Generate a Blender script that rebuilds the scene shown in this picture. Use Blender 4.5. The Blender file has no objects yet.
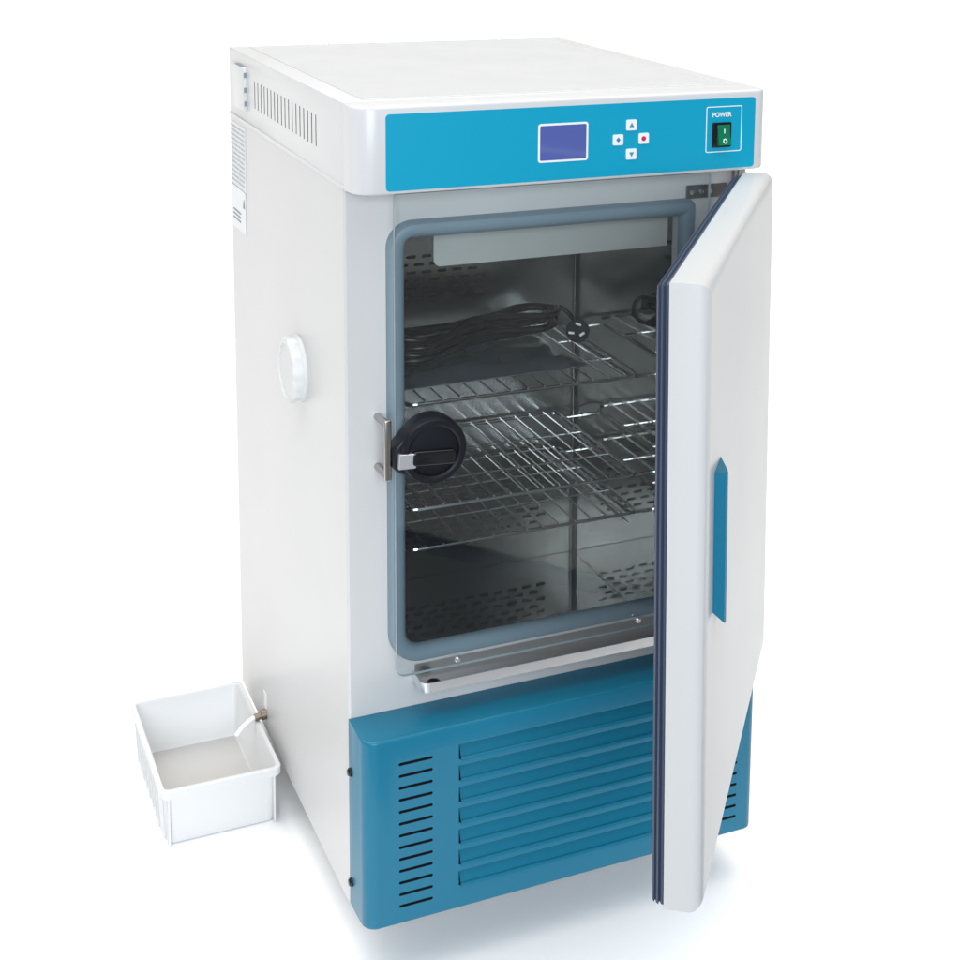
import bpy, bmesh, math, random
from mathutils import Vector, Matrix
random.seed(7)
S = bpy.context.scene
COL = S.collection

# ------------------------------------------------------------------ camera
cam_d = bpy.data.cameras.new("camera")
cam = bpy.data.objects.new("camera", cam_d)
COL.objects.link(cam)
S.camera = cam
yaw, pitch, roll = 0.4542, 0.1628, 0.0198
fw = Vector((math.sin(yaw)*math.cos(pitch), math.cos(yaw)*math.cos(pitch), -math.sin(pitch)))
rt0 = Vector((math.cos(yaw), -math.sin(yaw), 0)); up0 = rt0.cross(fw)
rt = rt0*math.cos(roll) + up0*math.sin(roll)
up = -rt0*math.sin(roll) + up0*math.cos(roll)
cam.matrix_world = Matrix(((rt.x, up.x, -fw.x, -0.5534), (rt.y, up.y, -fw.y, -1.9912),
                           (rt.z, up.z, -fw.z, 1.427), (0, 0, 0, 1)))
cam_d.sensor_width = 36
cam_d.lens = 1601.93/960*36
cam_d.shift_x = -155.61/960
cam_d.shift_y = -341.63/960
cam_d.clip_end = 200

# ------------------------------------------------------------------ light
S.view_settings.view_transform = 'Standard'
S.view_settings.look = 'None'
S.view_settings.exposure = 0.0
S.view_settings.gamma = 1.0
w = bpy.data.worlds.new("World"); S.world = w; w.use_nodes = True
nt = w.node_tree; nt.nodes.clear()
out = nt.nodes.new('ShaderNodeOutputWorld'); bg = nt.nodes.new('ShaderNodeBackground')
tc = nt.nodes.new('ShaderNodeTexCoord'); sep = nt.nodes.new('ShaderNodeSeparateXYZ')
nt.links.new(tc.outputs['Generated'], sep.inputs[0])
# studio surround: dim bluish towards the front of the room, lighter at the back and above
# white studio: strong diffuse light from overhead, dim walls that are cooler towards the front of the room
mr = nt.nodes.new('ShaderNodeMapRange'); mr.inputs[1].default_value = -1; mr.inputs[2].default_value = 0.6
nt.links.new(sep.outputs['Y'], mr.inputs[0])
rampY = nt.nodes.new('ShaderNodeValToRGB')
rampY.color_ramp.elements[0].color = (0.045, 0.07, 0.11, 1)
rampY.color_ramp.elements[1].color = (0.155, 0.15, 0.145, 1)
nt.links.new(mr.outputs[0], rampY.inputs[0])
dt = nt.nodes.new('ShaderNodeVectorMath'); dt.operation = 'DOT_PRODUCT'; dt.inputs[1].default_value = (-0.05, 0.10, 0.9937)
nt.links.new(tc.outputs['Generated'], dt.inputs[0])
zc = nt.nodes.new('ShaderNodeMath'); zc.operation = 'MAXIMUM'; zc.inputs[1].default_value = 0
nt.links.new(dt.outputs['Value'], zc.inputs[0])
zp = nt.nodes.new('ShaderNodeMath'); zp.operation = 'POWER'; zp.inputs[1].default_value = 4.0
nt.links.new(zc.outputs[0], zp.inputs[0])
zm = nt.nodes.new('ShaderNodeVectorMath'); zm.operation = 'SCALE'; zm.inputs[0].default_value = (4.25, 4.22, 4.13)
nt.links.new(zp.outputs[0], zm.inputs['Scale'])
ad = nt.nodes.new('ShaderNodeVectorMath'); ad.operation = 'ADD'
nt.links.new(rampY.outputs[0], ad.inputs[0]); nt.links.new(zm.outputs[0], ad.inputs[1])
nt.links.new(ad.outputs[0], bg.inputs[0]); bg.inputs[1].default_value = 1.0
nt.links.new(bg.outputs[0], out.inputs[0])

def area_lamp(name, loc, target, sx, sy, energy, color):
    d = bpy.data.lights.new(name, 'AREA'); d.shape = 'RECTANGLE'; d.size = sx; d.size_y = sy
    d.energy = energy; d.color = color
    o = bpy.data.objects.new(name, d); COL.objects.link(o); o.location = loc
    o.rotation_euler = (Vector(target)-Vector(loc)).to_track_quat('-Z', 'Y').to_euler()
    return o
# cool fill light added behind the camera to lift front faces and floor
area_lamp("front_fill", (-1.0, -3.7, 1.7), (0.3, 0, 0.4), 2.6, 2.0, 150, (0.85, 0.925, 1.0))

# ------------------------------------------------------------------ materials
def mat(name, col, rough=0.4, metal=0.0, bump=0.0, bscale=200.0, spec=0.5, var=0.0, vscale=6.0, coat=0.0, rvar=0.0,
        stretch=None, sub=0.0):
    m = bpy.data.materials.new(name); m.use_nodes = True
    n = m.node_tree.nodes; l = m.node_tree.links
    p = n['Principled BSDF']
    p.inputs['Base Color'].default_value = (*col, 1); p.inputs['Roughness'].default_value = rough
    p.inputs['Metallic'].default_value = metal; p.inputs['Specular IOR Level'].default_value = spec
    p.inputs['Coat Weight'].default_value = coat
    if sub:
        p.inputs['Subsurface Weight'].default_value = sub
        p.inputs['Subsurface Radius'].default_value = (0.02, 0.02, 0.02)
        p.inputs['Subsurface Scale'].default_value = 0.3
    t = n.new('ShaderNodeTexCoord'); mp = n.new('ShaderNodeMapping')
    l.new(t.outputs['Object'], mp.inputs[0])
    if stretch: mp.inputs['Scale'].default_value = stretch
    if bump:
        nz = n.new('ShaderNodeTexNoise'); nz.inputs['Scale'].default_value = bscale; nz.inputs['Detail'].default_value = 3
        b = n.new('ShaderNodeBump'); b.inputs['Strength'].default_value = bump; b.inputs['Distance'].default_value = 0.001
        l.new(mp.outputs[0], nz.inputs['Vector']); l.new(nz.outputs['Fac'], b.inputs['Height'])
        l.new(b.outputs[0], p.inputs['Normal'])
    if var or rvar:
        nz = n.new('ShaderNodeTexNoise'); nz.inputs['Scale'].default_value = vscale; nz.inputs['Detail'].default_value = 5
        l.new(mp.outputs[0], nz.inputs['Vector'])
        if var:
            mr = n.new('ShaderNodeMapRange'); mr.inputs[3].default_value = 1-var; mr.inputs[4].default_value = 1+var
            l.new(nz.outputs['Fac'], mr.inputs[0])
            mm = n.new('ShaderNodeMix'); mm.data_type = 'RGBA'; mm.blend_type = 'MULTIPLY'
            mm.inputs[0].default_value = 1; mm.inputs[6].default_value = (*col, 1)
            l.new(mr.outputs[0], mm.inputs[7]); l.new(mm.outputs[2], p.inputs['Base Color'])
        if rvar:
            m2 = n.new('ShaderNodeMapRange'); m2.inputs[3].default_value = max(0.02, rough-rvar); m2.inputs[4].default_value = rough+rvar
            l.new(nz.outputs['Fac'], m2.inputs[0]); l.new(m2.outputs[0], p.inputs['Roughness'])
    return m

M = {}
M['white'] = mat('white_enamel', (0.565, 0.558, 0.550), 0.33, bump=0.05, bscale=260, var=0.012, rvar=0.05)
M['white_front'] = M['white']
M['abs'] = mat('white_moulding', (0.615, 0.612, 0.607), 0.3, bump=0.04, bscale=300, rvar=0.05)
M['top'] = mat('white_top_enamel', (0.60, 0.60, 0.595), 0.2, bump=0.03, bscale=200, rvar=0.06)
M['film'] = mat('cyan_film', (0.005, 0.320, 0.490), 0.34, spec=0.35, bump=0.03, bscale=500)
M['teal'] = mat('teal_enamel', (0.006, 0.143, 0.236), 0.34, spec=0.28, coat=0.12, bump=0.08, bscale=320, var=0.03, rvar=0.05)
M['steel'] = mat('polished_steel', (0.34, 0.335, 0.32), 0.05, metal=1.0, bump=0.05, bscale=7, rvar=0.03, vscale=14)
M['steel_bright'] = mat('brushed_steel', (0.82, 0.81, 0.81), 0.26, metal=1.0, bump=0.10, bscale=60, rvar=0.06, stretch=(0.05, 1, 1))
M['chrome'] = mat('chrome_wire', (0.72, 0.73, 0.73), 0.16, metal=1.0, rvar=0.05, vscale=60)
M['gasket'] = mat('grey_blue_silicone', (0.190, 0.255, 0.300), 0.42, bump=0.05, bscale=120, var=0.04)
M['navy'] = mat('navy_rubber', (0.040, 0.055, 0.095), 0.45, bump=0.05, bscale=150)
M['black'] = mat('black_plastic', (0.008, 0.009, 0.013), 0.40, bump=0.10, bscale=400, rvar=0.06, spec=0.25)
M['black_gloss'] = mat('black_gloss_plastic', (0.008, 0.008, 0.010), 0.16)
M['cord'] = mat('black_pvc', (0.003, 0.004, 0.006), 0.30, spec=0.45, bump=0.05, bscale=300)
M['pouch'] = mat('dark_pouch_film', (0.040, 0.052, 0.064), 0.24, bump=0.5, bscale=18, var=0.15)
M['void'] = mat('dark_void', (0.006, 0.007, 0.008), 0.9)  # darkness inside the openings put into the pocket colour
M['vent_void'] = mat('grey_void', (0.16, 0.16, 0.165), 0.8)  # housing vents: dimness of the hollow put into the pocket colour
M['silver'] = mat('silver_foil', (0.62, 0.62, 0.64), 0.35, metal=0.7, bump=0.05, bscale=80)
M['paint_white'] = mat('white_ink', (0.85, 0.85, 0.85), 0.45)
M['screen'] = mat('lcd_glass', (0.085, 0.115, 0.36), 0.12, spec=0.6, coat=0.5)
M['button'] = mat('white_button', (0.82, 0.85, 0.86), 0.4)
M['ink_green'] = mat('grey_green_ink', (0.12, 0.25, 0.27), 0.5)
M['ink_blue'] = mat('blue_ink', (0.03, 0.20, 0.42), 0.5)
M['ink_red'] = mat('red_ink', (0.65, 0.01, 0.08), 0.5)
M['green'] = mat('green_rocker', (0.004, 0.17, 0.075), 0.22, coat=0.4)
M['baffle'] = mat('grey_baffle', (0.40, 0.41, 0.39), 0.45, bump=0.03, bscale=150, var=0.03)
M['tub'] = mat('white_polypropylene', (0.65, 0.65, 0.648), 0.4, bump=0.06, bscale=90, var=0.015, sub=0.15)
M['plug_white'] = mat('white_nylon', (0.64, 0.64, 0.63), 0.5, bump=0.15, bscale=90)
M['brass'] = mat('tarnished_brass', (0.23, 0.19, 0.15), 0.4, metal=0.8, bump=0.2, bscale=200)
M['tube'] = mat('milky_tube', (0.80, 0.80, 0.77), 0.3)
M['label_blue'] = mat('pale_blue_label', (0.60, 0.615, 0.63), 0.35, var=0.06, vscale=60)
M['label_white'] = mat('white_foil_label', (0.60, 0.61, 0.62), 0.28, bump=0.3, bscale=25, metal=0.5)
M['ink_pale'] = mat('pale_grey_ink', (0.40, 0.42, 0.44), 0.6)
M['ink_grey'] = mat('grey_ink', (0.20, 0.25, 0.30), 0.6)
M['ink_pink'] = mat('pink_ink', (0.72, 0.50, 0.48), 0.6)
M['ground'] = mat('white_studio_paper', (0.93, 0.93, 0.93), 0.6, var=0.01, vscale=1.5)
M['floor'] = mat('dark_unseen_floor', (0.06, 0.063, 0.068), 0.5, var=0.1, vscale=2)
M['pin'] = mat('nickel_pin', (0.60, 0.60, 0.59), 0.5, metal=0.4)
M['door_steel'] = mat('brushed_door_steel', (0.24, 0.24, 0.235), 0.28, metal=1.0, bump=0.05, bscale=40)
M['plug_black'] = mat('matte_black_rubber', (0.006, 0.007, 0.010), 0.6, spec=0.12)
M['strip'] = mat('reflected_streak', (0.88, 0.90, 0.92), 0.45, metal=0.85)  # near-white so the strip reads as a reflected streak
M['staple'] = mat('staple_steel', (0.42, 0.40, 0.38), 0.26, metal=1.0, bump=0.08, bscale=80)
M['tub_floor'] = mat('shade_tinted_polypropylene', (0.47, 0.462, 0.45), 0.5, var=0.05, vscale=14)  # tub's inner floor: shade inside the tub put into a greyer colour
M['floor_steel'] = mat('wavy_polished_steel', (0.28, 0.278, 0.27), 0.06, metal=1.0, bump=1.0, bscale=9)
M['satin'] = mat('satin_steel', (0.29, 0.295, 0.29), 0.22, metal=1.0, bump=0.1, bscale=9, rvar=0.05, vscale=14)
M['hinge'] = mat('dull_steel', (0.30, 0.29, 0.28), 0.4, metal=1.0, bump=0.1, bscale=100)

def glass_mat():
    m = bpy.data.materials.new('window_glass'); m.use_nodes = True
    n = m.node_tree.nodes; l = m.node_tree.links; n.clear()
    o = n.new('ShaderNodeOutputMaterial'); mix = n.new('ShaderNodeMixShader')
    tr = n.new('ShaderNodeBsdfTransparent'); tr.inputs[0].default_value = (0.97, 0.985, 0.985, 1)
    gl = n.new('ShaderNodeBsdfGlossy'); gl.inputs[0].default_value = (0.95, 0.98, 1, 1); gl.inputs['Roughness'].default_value = 0.01
    fr = n.new('ShaderNodeFresnel'); fr.inputs[0].default_value = 1.5
    l.new(fr.outputs[0], mix.inputs[0]); l.new(tr.outputs[0], mix.inputs[1]); l.new(gl.outputs[0], mix.inputs[2])
    l.new(mix.outputs[0], o.inputs[0])
    return m
M['glass'] = glass_mat()
M['glass_edge'] = mat('green_glass_edge', (0.36, 0.44, 0.44), 0.25, spec=0.5)

# ------------------------------------------------------------------ mesh helpers
class B:
    def __init__(s): s.bm = bmesh.new()
    def face(s, vs, mi=0):
        try: f = s.bm.faces.new(vs); f.material_index = mi; return f
        except ValueError: return None
    def merge(s, bm2, mi=0):
        mp = {}
        for v in bm2.verts: mp[v] = s.bm.verts.new(v.co)
        for f in bm2.faces: s.face([mp[v] for v in f.verts], mi)
        bm2.free()
    def box(s, x0, x1, y0, y1, z0, z1, bev=0, seg=2, mi=0, T=None):
        b = bmesh.new(); bmesh.ops.create_cube(b, size=1)
        for v in b.verts: v.co = Vector((x0+(v.co.x+.5)*(x1-x0), y0+(v.co.y+.5)*(y1-y0), z0+(v.co.z+.5)*(z1-z0)))
        if bev: bmesh.ops.bevel(b, geom=b.edges[:], offset=bev, segments=seg, affect='EDGES', profile=.5)
        if T: bmesh.ops.transform(b, matrix=T, verts=b.verts)
        s.merge(b, mi)
    def prism(s, poly, axis, a, b, mi=0, bev=0, seg=2, bevsel=None):
        """poly: 2D points in the two other axes; extruded along axis from a to b"""
        bm = bmesh.new()
        def P(u, v, t): return {'x': (t, u, v), 'y': (u, t, v), 'z': (u, v, t)}[axis]
        A = [bm.verts.new(P(u, v, a)) for u, v in poly]; C = [bm.verts.new(P(u, v, b)) for u, v in poly]
        n = len(poly)
        fa = bm.faces.new(A); fb = bm.faces.new(C)
        for i in range(n): bm.faces.new((A[i], A[(i+1) % n], C[(i+1) % n], C[i]))
        bmesh.ops.recalc_face_normals(bm, faces=bm.faces[:])
        if bev:
            es = [e for e in bm.edges if (fa in e.link_faces or fb in e.link_faces)]
            if bevsel: es = [e for e in es if bevsel(e)]
            bmesh.ops.bevel(bm, geom=es, offset=bev, segments=seg, affect='EDGES', profile=.5)
        s.merge(bm, mi)
    def loops(s, rings, closed=True, caps=False, mi=0):
        """rings: list of lists of 3D points, bridged in order"""
        R = [[s.bm.verts.new(p) for p in r] for r in rings]
        n = len(R[0]); k = len(R)
        fs = []
        for i in range(k if closed else k-1):
            a, b = R[i], R[(i+1) % k]
            for j in range(n): fs.append(s.face((a[j], a[(j+1) % n], b[(j+1) % n], b[j]), mi))
        if caps: fs.append(s.face(R[0], mi)); fs.append(s.face(list(reversed(R[-1])), mi))
        bmesh.ops.recalc_face_normals(s.bm, faces=[f for f in fs if f])
    def tube(s, pts, r, n=8, closed=False, mi=0):
        pts = [Vector(p) for p in pts]; k = len(pts); rings = []
        prev = None
        for i, p in enumerate(pts):
            if closed: t = pts[(i+1) % k]-pts[i-1]
            else: t = pts[min(i+1, k-1)]-pts[max(i-1, 0)]
            t.normalize()
            if prev is None:
                a = Vector((0, 0, 1)) if abs(t.z) < .9 else Vector((1, 0, 0))
                u = t.cross(a).normalized()
            else:
                u = (prev-t*prev.dot(t)).normalized()
            prev = u; v = t.cross(u)
            rr = r[i] if isinstance(r, (list, tuple)) else r
            rings.append([p+(u*math.cos(2*math.pi*j/n)+v*math.sin(2*math.pi*j/n))*rr for j in range(n)])
        s.loops(rings, closed=closed, caps=not closed, mi=mi)
    def lathe(s, prof, c, axis, n=48, mi=0, wob=None):
        """prof: (radius, height) along axis direction vector"""
        ax = Vector(axis).normalized(); a = Vector((0, 0, 1)) if abs(ax.z) < .9 else Vector((1, 0, 0))
        u = ax.cross(a).normalized(); v = ax.cross(u); c = Vector(c); rings = []
        for r, h in prof:
            ring = []
            for j in range(n):
                t = 2*math.pi*j/n; q = r*(wob(t, r, h) if wob else 1)
                ring.append(c+ax*h+(u*math.cos(t)+v*math.sin(t))*q)
            rings.append(ring)
        s.loops(rings, closed=False, caps=True, mi=mi)
    def text(s, txt, size, cx, cz, y, mi=0, sx=1.0):
        cu = bpy.data.curves.new('t', 'FONT'); cu.body = txt; cu.size = size; cu.align_x = 'CENTER'; cu.align_y = 'CENTER'
        cu.extrude = 0.0003; cu.offset = size*0.018
        o = bpy.data.objects.new('t', cu); COL.objects.link(o)
        bpy.context.view_layer.update()
        me = bpy.data.meshes.new_from_object(o.evaluated_get(bpy.context.evaluated_depsgraph_get()))
        b = bmesh.new(); b.from_mesh(me)
        for v in b.verts: v.co = Vector((cx+v.co.x*sx, y-v.co.z, cz+v.co.y))
        s.merge(b, mi)
        bpy.data.objects.remove(o); bpy.data.curves.remove(cu); bpy.data.meshes.remove(me)

def rr(x0, x1, z0, z1, r, n=6):
    """rounded rectangle, ccw from bottom-left; r scalar or (bl, br, tr, tl)"""
    if not isinstance(r, (tuple, list)): r = (r,)*4
    out = []
    for (cx, cz, a0), q in zip(((x0, z0, math.pi), (x1, z0, 1.5*math.pi), (x1, z1, 0), (x0, z1, .5*math.pi)), r):
        q = max(q, 1e-4)
        ox = cx+q if cx == x0 else cx-q; oz = cz+q if cz == z0 else cz-q
        for i in range(n+1):
            a = a0+i/n*math.pi/2
            out.append((ox+q*math.cos(a), oz+q*math.sin(a)))
    return out
def sweep(b, x0, x1, z0, z1, r, prof, mi=0, n=8, P=lambda u, y, v: (u, y, v)):
    """closed profile [(inset, y)] swept round a rounded rectangle in XZ"""
    if not isinstance(r, (tuple, list)): r = (r,)*4
    rings = []
    for d, y in prof:
        q = [max(k-d, .002) for k in r]
        rings.append([P(u, y, v) for u, v in rr(x0+d, x1-d, z0+d, z1-d, q, n)])
    b.loops(rings, closed=True, mi=mi)

WORLD = {}
def empty(name, loc, label=None, cat=None):
    o = bpy.data.objects.new(name, None); COL.objects.link(o); o.location = loc; o.empty_display_size = .05
    WORLD[o] = Vector(loc)
    if label: o['label'] = label; o['category'] = cat
    return o
def part(name, b, mats, parent=None, label=None, cat=None, ang=35, kind=None, cut=None, group=None):
    bm = b.bm
    bmesh.ops.remove_doubles(bm, verts=bm.verts[:], dist=1e-6)
    bmesh.ops.recalc_face_normals(bm, faces=bm.faces[:])
    me = bpy.data.meshes.new(name); bm.to_mesh(me); bm.free()
    if not isinstance(mats, (list, tuple)): mats = [mats]
    for m in mats: me.materials.append(M[m] if isinstance(m, str) else m)
    if cut is not None:
        cb, cm = cut
        bmesh.ops.recalc_face_normals(cb.bm, faces=cb.bm.faces[:])
        mc = bpy.data.meshes.new('cutter'); cb.bm.to_mesh(mc); cb.bm.free(); mc.materials.append(M[cm])
        oa = bpy.data.objects.new('a', me); oc = bpy.data.objects.new('c', mc)
        COL.objects.link(oa); COL.objects.link(oc)
        md = oa.modifiers.new('b', 'BOOLEAN'); md.operation = 'DIFFERENCE'; md.solver = 'EXACT'; md.object = oc
        md.material_mode = 'TRANSFER'; md.use_self = False
        bpy.context.view_layer.update()
        me2 = bpy.data.meshes.new_from_object(oa.evaluated_get(bpy.context.evaluated_depsgraph_get()))
        bpy.data.objects.remove(oa); bpy.data.objects.remove(oc)
        me = me2; me.name = name
    xs = [v.co for v in me.vertices]
    lo = Vector((min(v.x for v in xs), min(v.y for v in xs), min(v.z for v in xs)))
    hi = Vector((max(v.x for v in xs), max(v.y for v in xs), max(v.z for v in xs)))
    base = Vector(((lo.x+hi.x)/2, (lo.y+hi.y)/2, lo.z))
    me.transform(Matrix.Translation(-base))
    for p in me.polygons: p.use_smooth = True
    me.set_sharp_from_angle(angle=math.radians(ang))
    o = bpy.data.objects.new(name, me); COL.objects.link(o)
    WORLD[o] = base
    if parent is not None:
        o.parent = parent; o.location = base-WORLD[parent]
    else: o.location = base
    if label: o['label'] = label
    if cat: o['category'] = cat
    if kind: o['kind'] = kind
    if group: o['group'] = group
    return o

# ------------------------------------------------------------------ dimensions (metres)
W, D, H, ZT = 0.600, 0.693, 1.132, 1.019
FA, G, ZB, ZBB = 0.0524, 0.0758, 0.281, 0.006
ZG = -0.075

# ------------------------------------------------------------------ ground
b = B(); b.box(-60, 60, -60, 90, ZG-.03, ZG-.004)
part('ground', b, 'floor', kind='structure')  # unseen dark floor, added past the paper's front edge to darken glass reflections
b = B()        # seamless paper sweep: flat under the cabinet, rising far behind it
sw = [(-.65, ZG)]+[(27+6*math.sin(a), ZG+6-6*math.cos(a)) for a in [i/10*math.pi/2 for i in range(11)]]+[(33, 16)]
sw += [(y+.004, z-.0035) for y, z in reversed(sw)]
b.prism(sw, 'x', -40, 40)
part('paper_backdrop', b, 'ground', kind='structure')

# ------------------------------------------------------------------ incubator
inc = empty('laboratory_incubator', (0.3, 0.33, ZG),
            'tall white laboratory incubator with cyan control panel, open door and teal louvred base', 'incubator')

# cabinet: sides and back as one bent sheet, front frame with the chamber opening, floor and feet
b = B()
t = .03
plan = [(0.003, 0), (0, .003), (0, D), (W, D), (W, .003), (W-.003, 0), (W-t, 0), (W-t, D-t), (t, D-t), (t, 0)]
b.prism(plan, 'z', 0, ZT-.0015)
OX0, OX1, OZ0, OZ1 = .0745, .4960, .3560, .9560          # opening
outer = rr(t, W-t, .0, ZT-.0015, .0002); hole = rr(OX0, OX1, OZ0, OZ1, .022)
b.loops([[(u, 0, v) for u, v in outer], [(u, 0, v) for u, v in hole], [(u, .03, v) for u, v in hole], [(u, .03, v) for u, v in outer]])
b.box(t, W-t, .031, D-t, .002, .02)
cab = part('cabinet', b, 'white', inc)

for fx in (.09, .51):
    for fy in (.10, .58):
        b = B(); b.lathe([(.028, 0), (.028, .02), (.016, .024), (.016, .0749)], (fx, fy, ZG), (0, 0, 1), 24)
        part('foot', b, 'black', inc)

# top housing with side vent slots
b = B(); b.box(0, W, .0004, D, ZT+.002, H, bev=.0025, seg=2)
cb = B()
for i in range(18):
    y = .505-i*(.370/17)
    cb.prism(rr(y-.0024, y+.0024, 1.0535, 1.0975, .0015, 3), 'x', -.01, .004)
top = part('top_housing', b, 'abs', inc, cut=(cb, 'vent_void'))
b = B(); b.box(-.0016, W+.0016, .0006, D+.0010, ZT-.0010, ZT+.0050, bev=.0012, seg=2)
part('lower_lip', b, 'abs', top)
b = B(); b.box(.030, .566, .012, D-.014, H-.002, H+.0013, bev=.0006, seg=1)
part('top_plate', b, 'top', top)
for sx_, sy_ in ((.1625, .682), (.4768, .682)):
    b = B(); b.lathe([(.005, 0), (.005, .002), (.003, .0032)], (sx_, sy_, H-.0005), (0, 0, 1), 16); part('screw', b, 'steel_bright', top)

# power inlet block on the housing's side
b = B()
b.box(-.006, .002, .560, .655, 1.041, 1.112, bev=.0025, seg=3)
for z in (1.100, 1.076, 1.054):
    b.box(-.0048, -.0008, .5592, .5625, z-.0040, z+.0040, mi=1)
b.box(-.0050, -.001, .575, .625, 1.1105, 1.1126, mi=1)
part('cable_clamp_box', b, ['abs', 'ink_grey'], inc)

# fascia
def plan_round(x0, x1, y0, y1, rl, rr_, n=10):
    p = [(x0, y1)]
    p += [(x0+rl-rl*math.cos(a), y0+rl-rl*math.sin(a)) for a in [i/n*math.pi/2 for i in range(n+1)]]
    p += [(x1-rr_+rr_*math.sin(a), y0+rr_-rr_*math.cos(a)) for a in [i/n*math.pi/2 for i in range(n+1)]]
    p += [(x1, y1)]
    return p
b = B()
b.prism(plan_round(0, W, -FA, -.0008, .030, .016), 'z', ZT-.001, H, bev=.004, seg=3,
        bevsel=lambda e: all(v.co.y < -.002 for v in e.verts))
fas = part('fascia', b, 'abs', inc)

yp = -FA-.0010
b = B()
b.prism(rr(.0405, .580, 1.0225, 1.1222, .005), 'y', yp, -FA+.002)
# printed marks: outline round the switch, word, outline round the display
def outline(x0, x1, z0, z1, wd, r, y, mi):
    sweep(b, x0, x1, z0, z1, r, [(0, y), (wd, y), (wd, y+.0008), (0, y+.0008)], mi=mi)
outline(.5015, .5585, 1.0463, 1.1112, .0012, .003, yp-.0004, 1)
outline(.2490, .3216, 1.0472, 1.0996, .0028, .004, yp-.0004, 1)
b.text('POWER', .0092, .5262, 1.0990, yp-.0002, mi=1, sx=.95)
pan = part('control_panel', b, ['film', 'paint_white'], inc)
b = B(); b.prism(rr(.2519, .3187, 1.0501, 1.0967, .0015), 'y', yp-.0008, yp+.001)
part('display', b, 'screen', pan)
def tri(cx, cz, h, up):
    s_ = 1 if up else -1
    return [(cx-h, cz-h*.75*s_), (cx+h, cz-h*.75*s_), (cx, cz+h*s_)]
for cx, cz, ic in ((.3858, 1.0916, 'up'), (.3660, 1.0722, 'dot'), (.4048, 1.0722, 'red'), (.3862, 1.0515, 'down')):
    b = B(); b.prism(rr(cx-.0078, cx+.0078, cz-.0074, cz+.0074, .002), 'y', yp-.0016, yp+.001, bev=.0005, seg=1, bevsel=lambda e: e.verts[0].co.y < yp-.001 and e.verts[1].co.y < yp-.001)
    ym = yp-.0020
    if ic in ('up', 'down'): b.prism(tri(cx, cz, .0036, ic == 'up'), 'y', ym, ym+.001, mi=1)
    elif ic == 'dot': b.prism([(cx, cz-.0035), (cx+.0033, cz), (cx, cz+.0038), (cx-.0033, cz)], 'y', ym, ym+.001, mi=1)
    else: b.lathe([(.0034, 0), (.0034, .001)], (cx-.0005, ym+.001, cz), (0, -1, 0), 16, mi=1)
    part('button', b, ['button', {'up': 'ink_green', 'down': 'ink_green', 'dot': 'ink_blue', 'red': 'ink_red'}[ic]], pan,
         label={'up': 'button with an up arrow', 'down': 'button with a down arrow', 'dot': 'button with a blue mark', 'red': 'button with a red dot'}[ic])
b = B()
b.prism(rr(.5112, .5408, 1.0532, 1.0885, .002), 'y', yp-.0030, yp+.001, bev=.0008, seg=2, bevsel=lambda e: e.verts[0].co.y < yp-.001 and e.verts[1].co.y < yp-.001)
xr0, xr1 = .5185, .5375
b.prism([(yp-.0025, 1.0562), (yp-.0095, 1.0570), (yp-.0052, 1.0712), (yp-.0045, 1.0850), (yp-.0025, 1.0855)], 'x', xr0, xr1, mi=1)
def slope_y(z): return yp-.0095+(z-1.0570)/(1.0712-1.0570)*.0043
def ringmark(cx, cz, ro, ri):
    R = []
    for r_ in (ro, ri):
        R.append([(cx+r_*math.cos(2*math.pi*i/20), slope_y(cz+r_*math.sin(2*math.pi*i/20))-.0004, cz+r_*math.sin(2*math.pi*i/20)) for i in range(20)])
    R += [[(x, y+.0008, z) for x, y, z in R[1]], [(x, y+.0008, z) for x, y, z in R[0]]]
    b.loops(R, mi=2)
ringmark(.5285, 1.0628, .0034, .0021)
b.box(.5276, .5290, yp-.0058, yp-.0044, 1.0735, 1.0795, mi=2)
part('power_switch', b, ['black_gloss', 'green', 'paint_white'], pan)

# rating plate and warning sticker on the left side
b = B(); b.box(-.0011, .001, .577, .688, .905, 1.011)
for r_ in range(13):
    y = .682
    z = 1.004-r_*.0076
    while y > .585:
        l_ = random.uniform(.004, .014)
        b.box(-.0016, -.0004, max(y-l_, .583), y, z-.0013, z+.0013, mi=1)
        y -= l_+random.uniform(.003, .007)
part('rating_plate', b, ['label_blue', 'ink_pale'], inc)
b = B(); b.box(-.0011, .001, .583, .688, .832, .903)
b.prism([(.589, .876), (.601, .876), (.595, .891)], 'x', -.0016, 0, mi=1)
for z in (.862, .855, .848): b.box(-.0016, 0, .62, .675, z-.0012, z+.0012, mi=1)
part('warning_sticker', b, ['label_white', 'ink_grey'], inc)

# cable port plug
b = B()
wob = lambda t_, r_, h_: 1+(.034*math.sin(t_*14)+.012*math.sin(t_*5+1)) if h_ > .006 else 1
b.lathe([(.046, -.001), (.049, .0), (.0495, .004), (.049, .0055), (.0475, .006), (.0475, .017), (.0455, .0205), (.040, .0215), (.0385, .0195), (.010, .0190)],
        (0, .245, .707), (-1, 0, 0), 84, wob=wob)
part('port_plug', b, 'plug_white', inc)

# window gasket (silicone ring behind the glass door)
b = B()
pr = [(.0225, -.0005), (.0235, -.006), (.021, -.012), (.016, -.0165), (.010, -.0178), (.004, -.016), (.0005, -.011), (0, -.0005)]
sweep(b, .0555, .511, .3505, .972, (.045, .016, .012, .036), pr, n=10)
part('window_gasket', b, 'gasket', inc)

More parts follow.
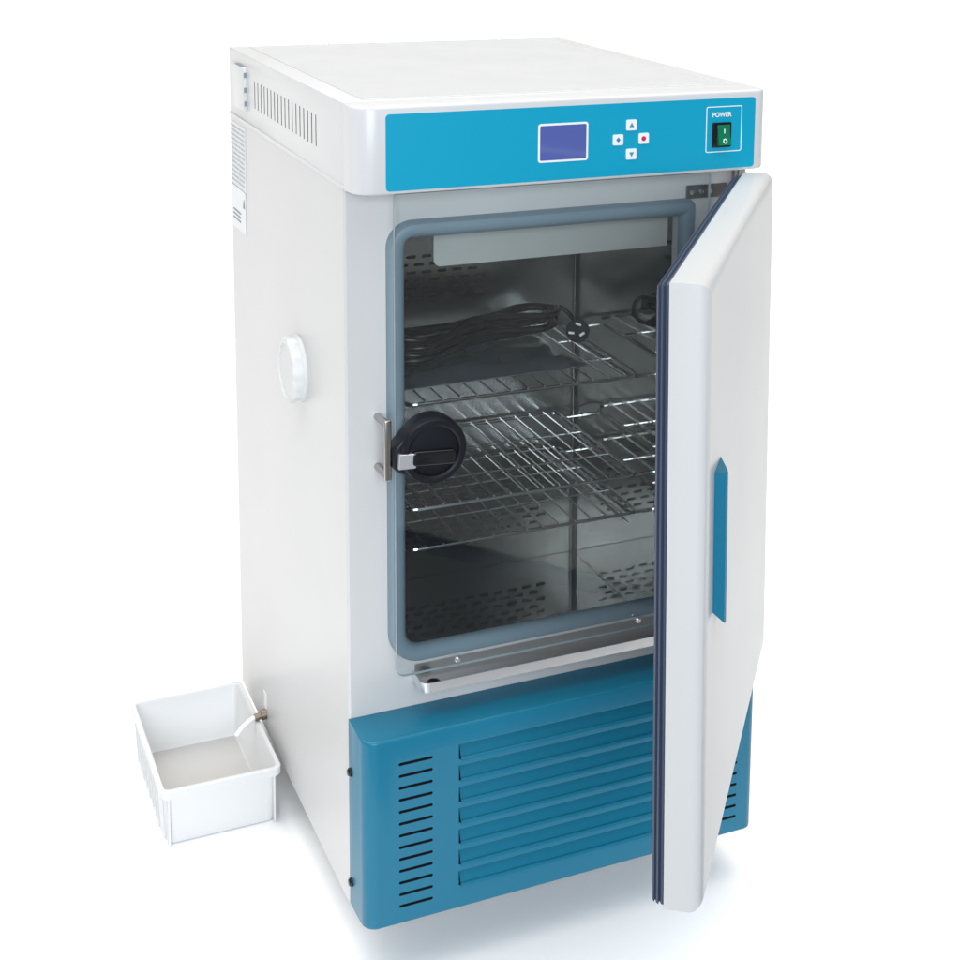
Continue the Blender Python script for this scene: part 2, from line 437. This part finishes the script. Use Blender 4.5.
# inner chamber
CX0, CX1, CY1, CZ0, CZ1 = .070, .497, .376, .285, .985
b = B()
b.box(CX0-.003, CX0, .0305, CY1+.003, CZ0, CZ1)
b.box(CX1, CX1+.003, .0305, CY1+.003, CZ0, CZ1)
b.box(CX0, CX1, CY1, CY1+.003, CZ0, CZ1)
b.box(CX0-.003, CX1+.003, .0305, CY1+.003, CZ0-.003, CZ0)
b.box(CX0-.003, CX1+.003, .0305, CY1+.003, CZ1, CZ1+.003)
ch = part('inner_chamber', b, 'steel', inc)
# slotted air panel on the back wall
b = B()
b.box(CX0+.002, CX1-.002, CY1-.0025, CY1-.0004, CZ0+.001, CZ1-.002)
cb = B()
def slot_band(x0, x1, zs, pit=.0255, ln=.0165, h=.0052):
    for k, z in enumerate(zs):
        x = x0+(pit/2 if k % 2 else 0)
        while x+ln < x1:
            cb.prism(rr(x, x+ln, z-h/2, z+h/2, .002, 3), 'y', CY1-.006, CY1-.0011); x += pit
slot_band(.165, .345, (.760, .774, .787, .800, .813, .826))
slot_band(.175, .450, (.411, .423, .435, .446))
slot_band(.175, .450, (.338, .350, .362, .374, .386))
part('air_panel', b, 'satin', ch, cut=(cb, 'void'))
b = B(); b.box(CX0+.002, CX1-.002, .034, CY1-.004, CZ0+.0004, CZ0+.0016)
part('chamber_floor', b, 'floor_steel', ch)
# vertical corner post
b = B(); b.tube([(CX1-.0045, CY1-.0065, CZ0+.002), (CX1-.0045, CY1-.0065, CZ1-.002)], .0015, 10)
part('corner_post', b, 'chrome', ch)
# air baffle under the chamber ceiling
b = B(); b.prism(rr(.131, .486, .898, .984, (.010, .001, .001, .001)), 'y', .026, .030)
b.box(.131, .486, .0305, .075, .982, .9845)
part('air_baffle', b, 'baffle', ch)
SZ = (.695, .5415, .482)
for z in SZ:
    for x in (CX1-.0006, CX0+.0006):
        s_ = -1 if x > .3 else 1
        b = B(); xi = x+s_*(.040 if s_ < 0 else .032); zr = z-.0058
        b.tube([(x, .072, zr), (xi-s_*.008, .072, zr), (xi-s_*.002, .074, zr), (xi, .080, zr), (xi, .340, zr), (xi-s_*.002, .346, zr), (xi-s_*.008, .348, zr), (x, .348, zr)], .0028, 8)
        for yy in (.072, .348): b.lathe([(.006, 0), (.006, .002)], (x-s_*.0004, yy, zr), (s_, 0, 0), 14)
        part('shelf_runner', b, 'chrome', ch)

b = B(); b.prism([(.432, SZ[2]-.0035), (.450, SZ[2]-.0160), (.4505, SZ[2]-.0150), (.4325, SZ[2]-.0025)], 'y', .060, .355)  # bright strip added in place of a streak reflected in the steel
part('streak_strip', b, 'strip', ch)
# wire shelves: one built, two copied
b = B()
X0, X1, Y0, Y1 = .104, .462, .058, .362
rad = .014
rim = [(u, v, 0) for u, v in rr(X0, X1, Y0, Y1, rad, 5)]
b.tube(rim, .0027, 8, closed=True)
for y in (.155, .262): b.tube([(X0, y, -.0005), (X1, y, -.0005)], .0022, 8)
nw = 14
for i in range(1, nw):
    x = X0+(X1-X0)*i/nw
    b.tube([(x, Y0-.0015, .0030), (x, Y1+.0015, .0030)], .0014, 6)
shelf = part('wire_shelf', b, 'chrome', inc)
base0 = WORLD[shelf].copy(); off = shelf.location.copy()
for i, z in enumerate(SZ):
    o = shelf if i == 0 else shelf.copy()
    if i: COL.objects.link(o); o.parent = inc
    o.location = off+Vector((0, 0, z))
    o['label'] = ('upper chrome wire shelf carrying the black cord', 'middle chrome wire shelf', 'lowest chrome wire shelf just under the middle one')[i]

# glass door
b = B()
gp = rr(.0605, .527, .3395, 1.012, (.013, .006, .004, .004), 6)
y0, y1 = -.0245, -.0185
A = [b.bm.verts.new((u, y0, v)) for u, v in gp]; C = [b.bm.verts.new((u, y1, v)) for u, v in gp]
b.face(A); b.face(list(reversed(C)))
for i in range(len(gp)):
    j = (i+1) % len(gp); b.face((A[j], A[i], C[i], C[j]), 1)
gd = part('glass_door', b, ['glass', 'glass_edge'], inc)
for sx_, sz_ in ((.148, .3490), (.4265, .3525)):
    b = B(); b.lathe([(.0042, 0), (.0042, .0022), (.0028, .0036)], (sx_, -.0245, sz_), (0, -1, 0), 14); part('screw', b, 'steel_bright', gd)
# latch knob: eccentric black ring with a lever nose towards the bracket
b = B()
kc = Vector((.1045, -.0246, .6675)); R = .0465
def nose(rad_, ln, hw, n=56):
    pts = []
    for i in range(n):
        a = -math.pi+2*math.pi*(i+.5)/n
        c, s_ = math.cos(a), math.sin(a)
        pts.append((rad_*c, rad_*s_))
    # replace the arc facing -x with a tapering nose, pointing slightly down
    keep = [q for q in pts if not (q[0] < -rad_*.62)]
    tail = [(-ln, -.003+hw*.75), (-ln-.004, -.003+hw*.45), (-ln-.004, -.003-hw*.75), (-ln, -.003-hw)]
    keep.sort(key=lambda q: math.atan2(q[1], q[0]))
    return [(kc.x+x, kc.z+z) for x, z in keep]+[(kc.x+x, kc.z+z) for x, z in tail]
b.prism(nose(R, .051, .0195), 'y', kc.y-.026, kc.y-.0005, bev=.004, seg=3, bevsel=lambda e: max(v.co.y for v in e.verts) < kc.y-.02)
# raised rim with the recessed dish
b.lathe([(R*.99, .022), (R*.98, .028), (R*.93, .0315), (R*.80, .0320), (R*.74, .0300), (R*.69, .0225)], kc, (0, -1, 0), 56)
part('latch_knob', b, 'black', gd)
b = B()
b.lathe([(R*.685, .0215), (R*.685, .0228), (R*.66, .0232)], kc, (0, -1, 0), 48)
g_ = rr(-.0312, .0312, -.0190, .0020, .006, 4)
T = Matrix.Translation(kc)@Matrix.Rotation(math.radians(4), 4, 'Y')
bb = B(); bb.prism(g_, 'y', -.0330, -.0222, bev=.003, seg=3)
bmesh.ops.transform(bb.bm, matrix=T, verts=bb.bm.verts); b.merge(bb.bm)
part('knob_grip', b, 'black_gloss', gd)
b = B(); T2 = Matrix.Translation(kc+Vector((-.0375, 0, -.0085)))@Matrix.Rotation(math.radians(3), 4, 'Y')
b.box(-.0120, .0120, -.0325, -.0255, -.0100, .0105, bev=.0008, seg=1, T=T2)
part('knob_tab', b, 'silver', gd)

# latch bracket: polished staple on the left post
b = B()
bx, by = .0445, -.040
for z in (.707, .637):
    b.tube([(bx-.0015, .001, z), (bx-.0015, -.004, z), (bx, by, z)], .0052, 14)
b.box(bx-.005, bx+.005, by-.0035, by+.0030, .6300, .7145, bev=.0022, seg=3)
part('latch_bracket', b, 'staple', inc)

# hinge plate at the top right
b = B(); b.prism(rr(.500, .566, .971, .9905, .0015, 3), 'y', -.0045, -.0002, bev=.0006, seg=1)
hg = part('hinge', b, 'hinge', inc)
for x in (.508, .523, .537):
    b = B(); b.lathe([(.0042, 0), (.0036, .0016), (.0012, .0019)], (x, -.0044, .9808), (0, -1, 0), 16); part('screw', b, 'steel_bright', hg)
b = B(); b.lathe([(.006, 0), (.006, .055)], (.575, -.012, .962), (0, 0, 1), 16); part('hinge_pin', b, 'hinge', hg)

# steel drip channel under the glass door
b = B()
x0, x1 = .0905, .520; yf = -.044
po = [(x0, -.0004), (x0, yf+.012)]+[(x0+.012-.012*math.cos(a), yf+.012-.012*math.sin(a)) for a in [i/6*math.pi/2 for i in range(1, 7)]]
po += [(x1-.012+.012*math.sin(a), yf+.012-.012*math.cos(a)) for a in [i/6*math.pi/2 for i in range(7)]]+[(x1, -.0004)]
b.prism(po, 'z', .3185, .3205)
pi_ = [(x0+.0016, -.0004), (x0+.0016, yf+.012)]+[(x0+.012-.0104*math.cos(a), yf+.012-.0104*math.sin(a)) for a in [i/6*math.pi/2 for i in range(1, 7)]]
pi_ += [(x1-.012+.0104*math.sin(a), yf+.012-.0104*math.cos(a)) for a in [i/6*math.pi/2 for i in range(7)]]+[(x1-.0016, -.0004)]
rim_o = [(x, y) for x, y in po]; n_ = len(po)
for i in range(n_-1):     # upstanding lip on three sides
    a, c = po[i], po[i+1]; d, e = pi_[i], pi_[i+1]
    lo_ = [b.bm.verts.new((p[0], p[1], .3205)) for p in (a, c, e, d)]; hi_ = [b.bm.verts.new((p[0], p[1], .3325)) for p in (a, c, e, d)]
    b.face(lo_); b.face(hi_)
    b.face((lo_[0], lo_[1], hi_[1], hi_[0])); b.face((lo_[2], lo_[3], hi_[3], hi_[2]))
b.box(x0+.003, x1-.003, -.0018, -.0004, .3206, .342)
dr = part('drip_channel', b, 'steel_bright', inc, ang=50)
b = B(); b.lathe([(.0085, 0), (.0085, .0022), (.006, .0030), (.0055, .0008)], (.114, -.022, .3204), (0, 0, 1), 20); part('drain_hole', b, 'void', dr)

# teal louvred base panel
b = B()
b.prism(plan_round(-.001, W+.001, -G, -.0008, .020, .014), 'z', ZBB, ZB, bev=.004, seg=3,
        bevsel=lambda e: all(v.co.y < -.004 for v in e.verts) or (abs(e.verts[0].co.x-e.verts[1].co.x) < 1e-6 and e.verts[0].co.y*e.verts[1].co.y > 1e9))
cb = B()
for i in range(13):
    z = .2425-i*(.2095/12)
    for xa in (.0465, .5235):
        cb.prism(rr(xa, xa+.048, z-.0021, z+.0021, .0018, 3), 'y', -.09, -G+.012)
LP = .0315; LX0, LX1 = .1320, .470
for i in range(7):
    zt_ = .2520-i*LP; zb_ = zt_-LP*.70
    cb.prism(rr(LX0, LX1, zb_, zt_, .0008, 2), 'y', -.09, -G+.016)
low = part('base_panel', b, 'teal', inc, cut=(cb, 'void'))
for i in range(7):
    zt_ = .2520-i*LP; zb_ = zt_-LP*.70; y = -G
    b = B()
    prof = [(y+.0118, zt_+.004), (y+.0096, zt_), (y+.0016, zb_+.0030), (y-.0004, zb_+.0028), (y-.0018, zb_+.0017), (y-.0032, zb_+.0001), (y-.0034, zb_-.0010), (y-.0016, zb_-.0018), (y+.0006, zb_-.0010),
            (y+.0006, zb_+.0008), (y+.0030, zb_+.0030), (y+.0108, zt_), (y+.0130, zt_+.004)]
    prof = [(p[0], min(p[1], zt_-.0003)) if p[1] > zt_ else p for p in prof]
    b.loops([[(x, p[0], p[1]) for p in prof[1:-1]] for x in (LX0+.0032, LX1-.002)], closed=False, caps=True)
    part('louvre', b, 'teal', low, ang=50)
for z in (.209, .044):
    b = B(); b.lathe([(.0062, 0), (.0062, .003), (.0040, .0055)], (-.0008, -.012, z), (-1, 0, 0), 16); part('screw', b, 'black_gloss', low)

# drain fitting and tube in the left side, small tag above it
b = B(); b.lathe([(.0085, 0), (.0085, .008), (.0060, .009), (.0060, .020)], (-.0002, .5080, .0300), (-1, -.05, -.15), 18)
ft = part('drain_fitting', b, 'brass', inc)
b = B(); b.tube([(-.010, .5075, .0290), (-.024, .506, .0270), (-.040, .503, .0180), (-.052, .500, .0060)], .0042, 12)
part('drain_tube', b, 'tube', ft)
b = B(); b.box(-.0008, .0006, .503, .522, .040, .066); b.box(-.0012, 0, .516, .5185, .043, .063, mi=1)
part('small_tag', b, ['paint_white', 'ink_pink'], inc)

# ------------------------------------------------------------------ main door, standing open about 53 degrees
ang = 0.9326
d_ = Vector((-math.cos(ang), -math.sin(ang), 0)); Zv = Vector((-.0129, .0050, 1)).normalized()
Xv = (d_-Zv*d_.dot(Zv)).normalized(); Yv = Zv.cross(Xv)
DO = Vector((.6003, -.0769, 1.0156))
DM = Matrix(((Xv.x, Yv.x, Zv.x, DO.x), (Xv.y, Yv.y, Zv.y, DO.y), (Xv.z, Yv.z, Zv.z, DO.z), (0, 0, 0, 1)))
DW, DT, DH = .6373, .0436, .7123
b = B()
bm = bmesh.new(); bmesh.ops.create_cube(bm, size=1)
for v in bm.verts: v.co = Vector(((v.co.x+.5)*DW, (v.co.y-.5)*DT, (v.co.z-.5)*DH))
bmesh.ops.bevel(bm, geom=[e for e in bm.edges if all(v.co.y > -.001 for v in e.verts)], offset=.015, segments=6, affect='EDGES', profile=.5)
bmesh.ops.bevel(bm, geom=[e for e in bm.edges if all(v.co.y < -DT+.0001 for v in e.verts)], offset=.0015, segments=2, affect='EDGES', profile=.5)
bmesh.ops.transform(bm, matrix=DM, verts=bm.verts); b.merge(bm)
door = part('door', b, 'white', inc)
b = B()
PD = lambda u, y, v: tuple(DM@Vector((u, y, v)))
gy = -DT
pr = [(.030, gy+.0002), (.030, gy-.010), (.022, gy-.0145), (.010, gy-.0145), (.006, gy-.0135), (.004, gy-.0115), (.0058, gy-.0100),
      (.0035, gy-.0085), (.0025, gy-.0065), (.0050, gy-.0050), (.0030, gy-.0032), (.0025, gy-.0008), (.004, gy+.0002)]
sweep(b, 0, DW, -DH, 0, .004, pr, n=4, P=PD)
part('door_gasket', b, 'navy', door, ang=30)
b = B()
b.box(.030, DW-.030, gy-.0045, gy-.0004, -DH+.030, -.030, bev=.001, seg=1, T=DM)
part('inner_panel', b, 'door_steel', door)
b = B()
q = [(.588, 0), (.588, .0135), (.584, .0150), (.575, .0130), (.536, 0)]
rings = []
for z in (-.2215, -.382):
    rings.append([PD(u, y-.0005, z-(.012*y/.0144 if z < -.3 else 0)) for u, y in q])
b.loops(rings, closed=False, caps=True)
part('handle', b, 'teal', door, ang=25)

# ------------------------------------------------------------------ drain tub beside the incubator
tub = None
b = B()
TX0, TX1, TY0, TY1 = -.1980, -.0110, .352, .654
def trr(ins, z, r=.014): return [(u, v, z) for u, v in rr(TX0+ins, TX1-ins, TY0+ins, TY1-ins, r, 6)]
tz = .021
rings = [trr(.013, ZG+.0005, .010), trr(.0105, ZG+.003, .012), trr(.0065, tz-.014, .012), trr(.0005, tz-.0135, .012), trr(0, tz-.001, .012), trr(.001, tz, .012),
         trr(.0062, tz, .009), trr(.0082, tz-.003, .009), trr(.0125, ZG+.010, .009), trr(.0160, ZG+.004, .008)]
b.loops(rings, closed=False, caps=True)
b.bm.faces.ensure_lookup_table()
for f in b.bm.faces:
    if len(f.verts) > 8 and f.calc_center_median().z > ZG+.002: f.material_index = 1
for i in range(9):           # vertical ribs on the left side
    y = TY0+.035+i*(TY1-TY0-.07)/8
    v0 = [(TX0+.0105, y-.002, ZG+.004), (TX0+.0105, y+.002, ZG+.004), (TX0+.0065, y+.002, tz-.0145), (TX0+.0065, y-.002, tz-.0145)]
    b.loops([[(x-.0055, yy, z) for x, yy, z in v0], [(x+.002, yy, z) for x, yy, z in v0]], closed=False, caps=True)
for x, y in ((TX1-.012, TY0+.006), (TX0+.012, TY0+.006)):
    b.box(x-.0015, x+.0015, y-.002, y+.010, ZG+.003, tz-.0145)
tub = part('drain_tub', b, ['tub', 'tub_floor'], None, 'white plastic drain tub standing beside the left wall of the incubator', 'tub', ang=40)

# ------------------------------------------------------------------ dark pouch and coiled cord on the upper shelf
sz = SZ[0]+.0046
b = B()
bm = bmesh.new()
nx, ny = 26, 16
grid = []
px0, px1, py0, py1 = .106, .402, .108, .275
for side in (0, 1):
    g = []
    for i in range(nx+1):
        row = []
        for j in range(ny+1):
            u, v = i/nx, j/ny
            e = min(1, min(u, 1-u)*9)*min(1, min(v, 1-v)*7)
            bulge = .012*e+.0018*math.sin(u*17+v*5)*e+.0014*math.sin(v*14-u*6)*e
            z = sz+(.0012 if side == 0 else .0030+bulge)
            row.append(bm.verts.new((px0+(px1-px0)*u, py0+(py1-py0)*v+.006*u, z)))
        g.append(row)
    grid.append(g)
for side in (0, 1):
    g = grid[side]
    for i in range(nx):
        for j in range(ny): bm.faces.new((g[i][j], g[i+1][j], g[i+1][j+1], g[i][j+1]))
def wall(a, c):
    for i in range(len(a)-1): bm.faces.new((a[i], a[i+1], c[i+1], c[i]))
g0, g1 = grid
wall([r[0] for r in g0], [r[0] for r in g1]); wall([r[-1] for r in g0], [r[-1] for r in g1])
wall(g0[0], g1[0]); wall(g0[-1], g1[-1])
b.merge(bm)
part('document_pouch', b, 'pouch', None, 'flat dark grey glossy pouch lying on the upper wire shelf under the coiled cord', 'pouch', ang=60)

cord = empty('power_cord', (.30, .22, sz+.014), 'black power cord coiled in a hank on the dark pouch, round plug at its end', 'power cord')
b = B()
A_, B_ = Vector((.128, .190, 0)), Vector((.412, .275, 0))
ax = (B_-A_); L_ = ax.length; axn = ax.normalized(); lat = Vector((-axn.y, axn.x, 0))
pts = []
turns = 6; N = 56
for k in range(turns*N):
    t_ = 2*math.pi*k/N; tn = k/N
    tt = int(tn)
    jit = math.sin(tn*2.3)*.9+math.sin(tn*5.1+1)*.6
    half = L_/2*(1+.05*math.sin(tn*3.7))
    s_ = math.cos(t_)
    wid = .006+.062*abs(s_)**1.9*math.sqrt(max(0, 1-abs(s_)**6))*(1+.25*jit)
    zc = .022+.036*((tt*3) % turns)/turns+.016*max(0, 1-abs(s_)*1.3)*(.3+.7*(tt % 4)/4)+.010*max(0, s_)+.016*max(0, -s_)*((tt % 3)/2)
    p = (A_+B_)/2+axn*half*s_+lat*wid*math.sin(t_)*1.15
    pts.append((p.x, p.y, sz+zc+.004*jit*abs(math.sin(t_))))
b.tube(pts, .0052, 10)
# lead to the plug
e0 = Vector(pts[-1])
PC = Vector((.4235, .200, sz+.030))
pa = Vector((-.42, -.80, .30)).normalized()
lead = []
P0, P1, P2, P3 = e0, e0+Vector((.03, .02, .004)), PC-pa*.070+Vector((0, 0, .004)), PC-pa*.026
for i in range(17):
    u = i/16; lead.append(P0*(1-u)**3+P1*3*u*(1-u)**2+P2*3*u*u*(1-u)+P3*u**3)
b.tube(lead, .0036, 8)
b.lathe([(.009, -.008), (.010, -.007), (.010, .007), (.009, .008)], (A_+B_)/2+Vector((0, 0, sz+.034)), axn, 20)
part('cable', b, 'cord', cord, ang=60)
b = B()
b.lathe([(.0045, -.030), (.0065, -.022), (.011, -.010), (.0165, -.004), (.0185, 0), (.0185, .006), (.0172, .0085), (.004, .0088)], PC, pa, 36)
plug = part('plug', b, 'plug_black', cord)
u_ = pa.cross(Vector((0, 0, 1))).normalized(); v_ = u_.cross(pa).normalized()
for a0, rot in ((100, 20), (215, -35), (335, 5)):
    c = PC+(u_*math.cos(math.radians(a0))+v_*math.sin(math.radians(a0)))*.0095
    e1 = u_*math.cos(math.radians(rot))+v_*math.sin(math.radians(rot)); e2 = pa.cross(e1)
    b = B()
    b.loops([[c+e1*sx_*.0042+e2*sy_*.0016+pa*h for sx_, sy_ in ((-1, -1), (1, -1), (1, 1), (-1, 1))] for h in (.006, .020)], closed=False, caps=True)
    part('plug_pin', b, 'pin', plug)

# ------------------------------------------------------------------ render settings that travel with the scene
S.cycles.use_denoising = True
S.cycles.max_bounces = 14
S.cycles.glossy_bounces = 10
S.cycles.transparent_max_bounces = 16
S.cycles.sample_clamp_indirect = 8
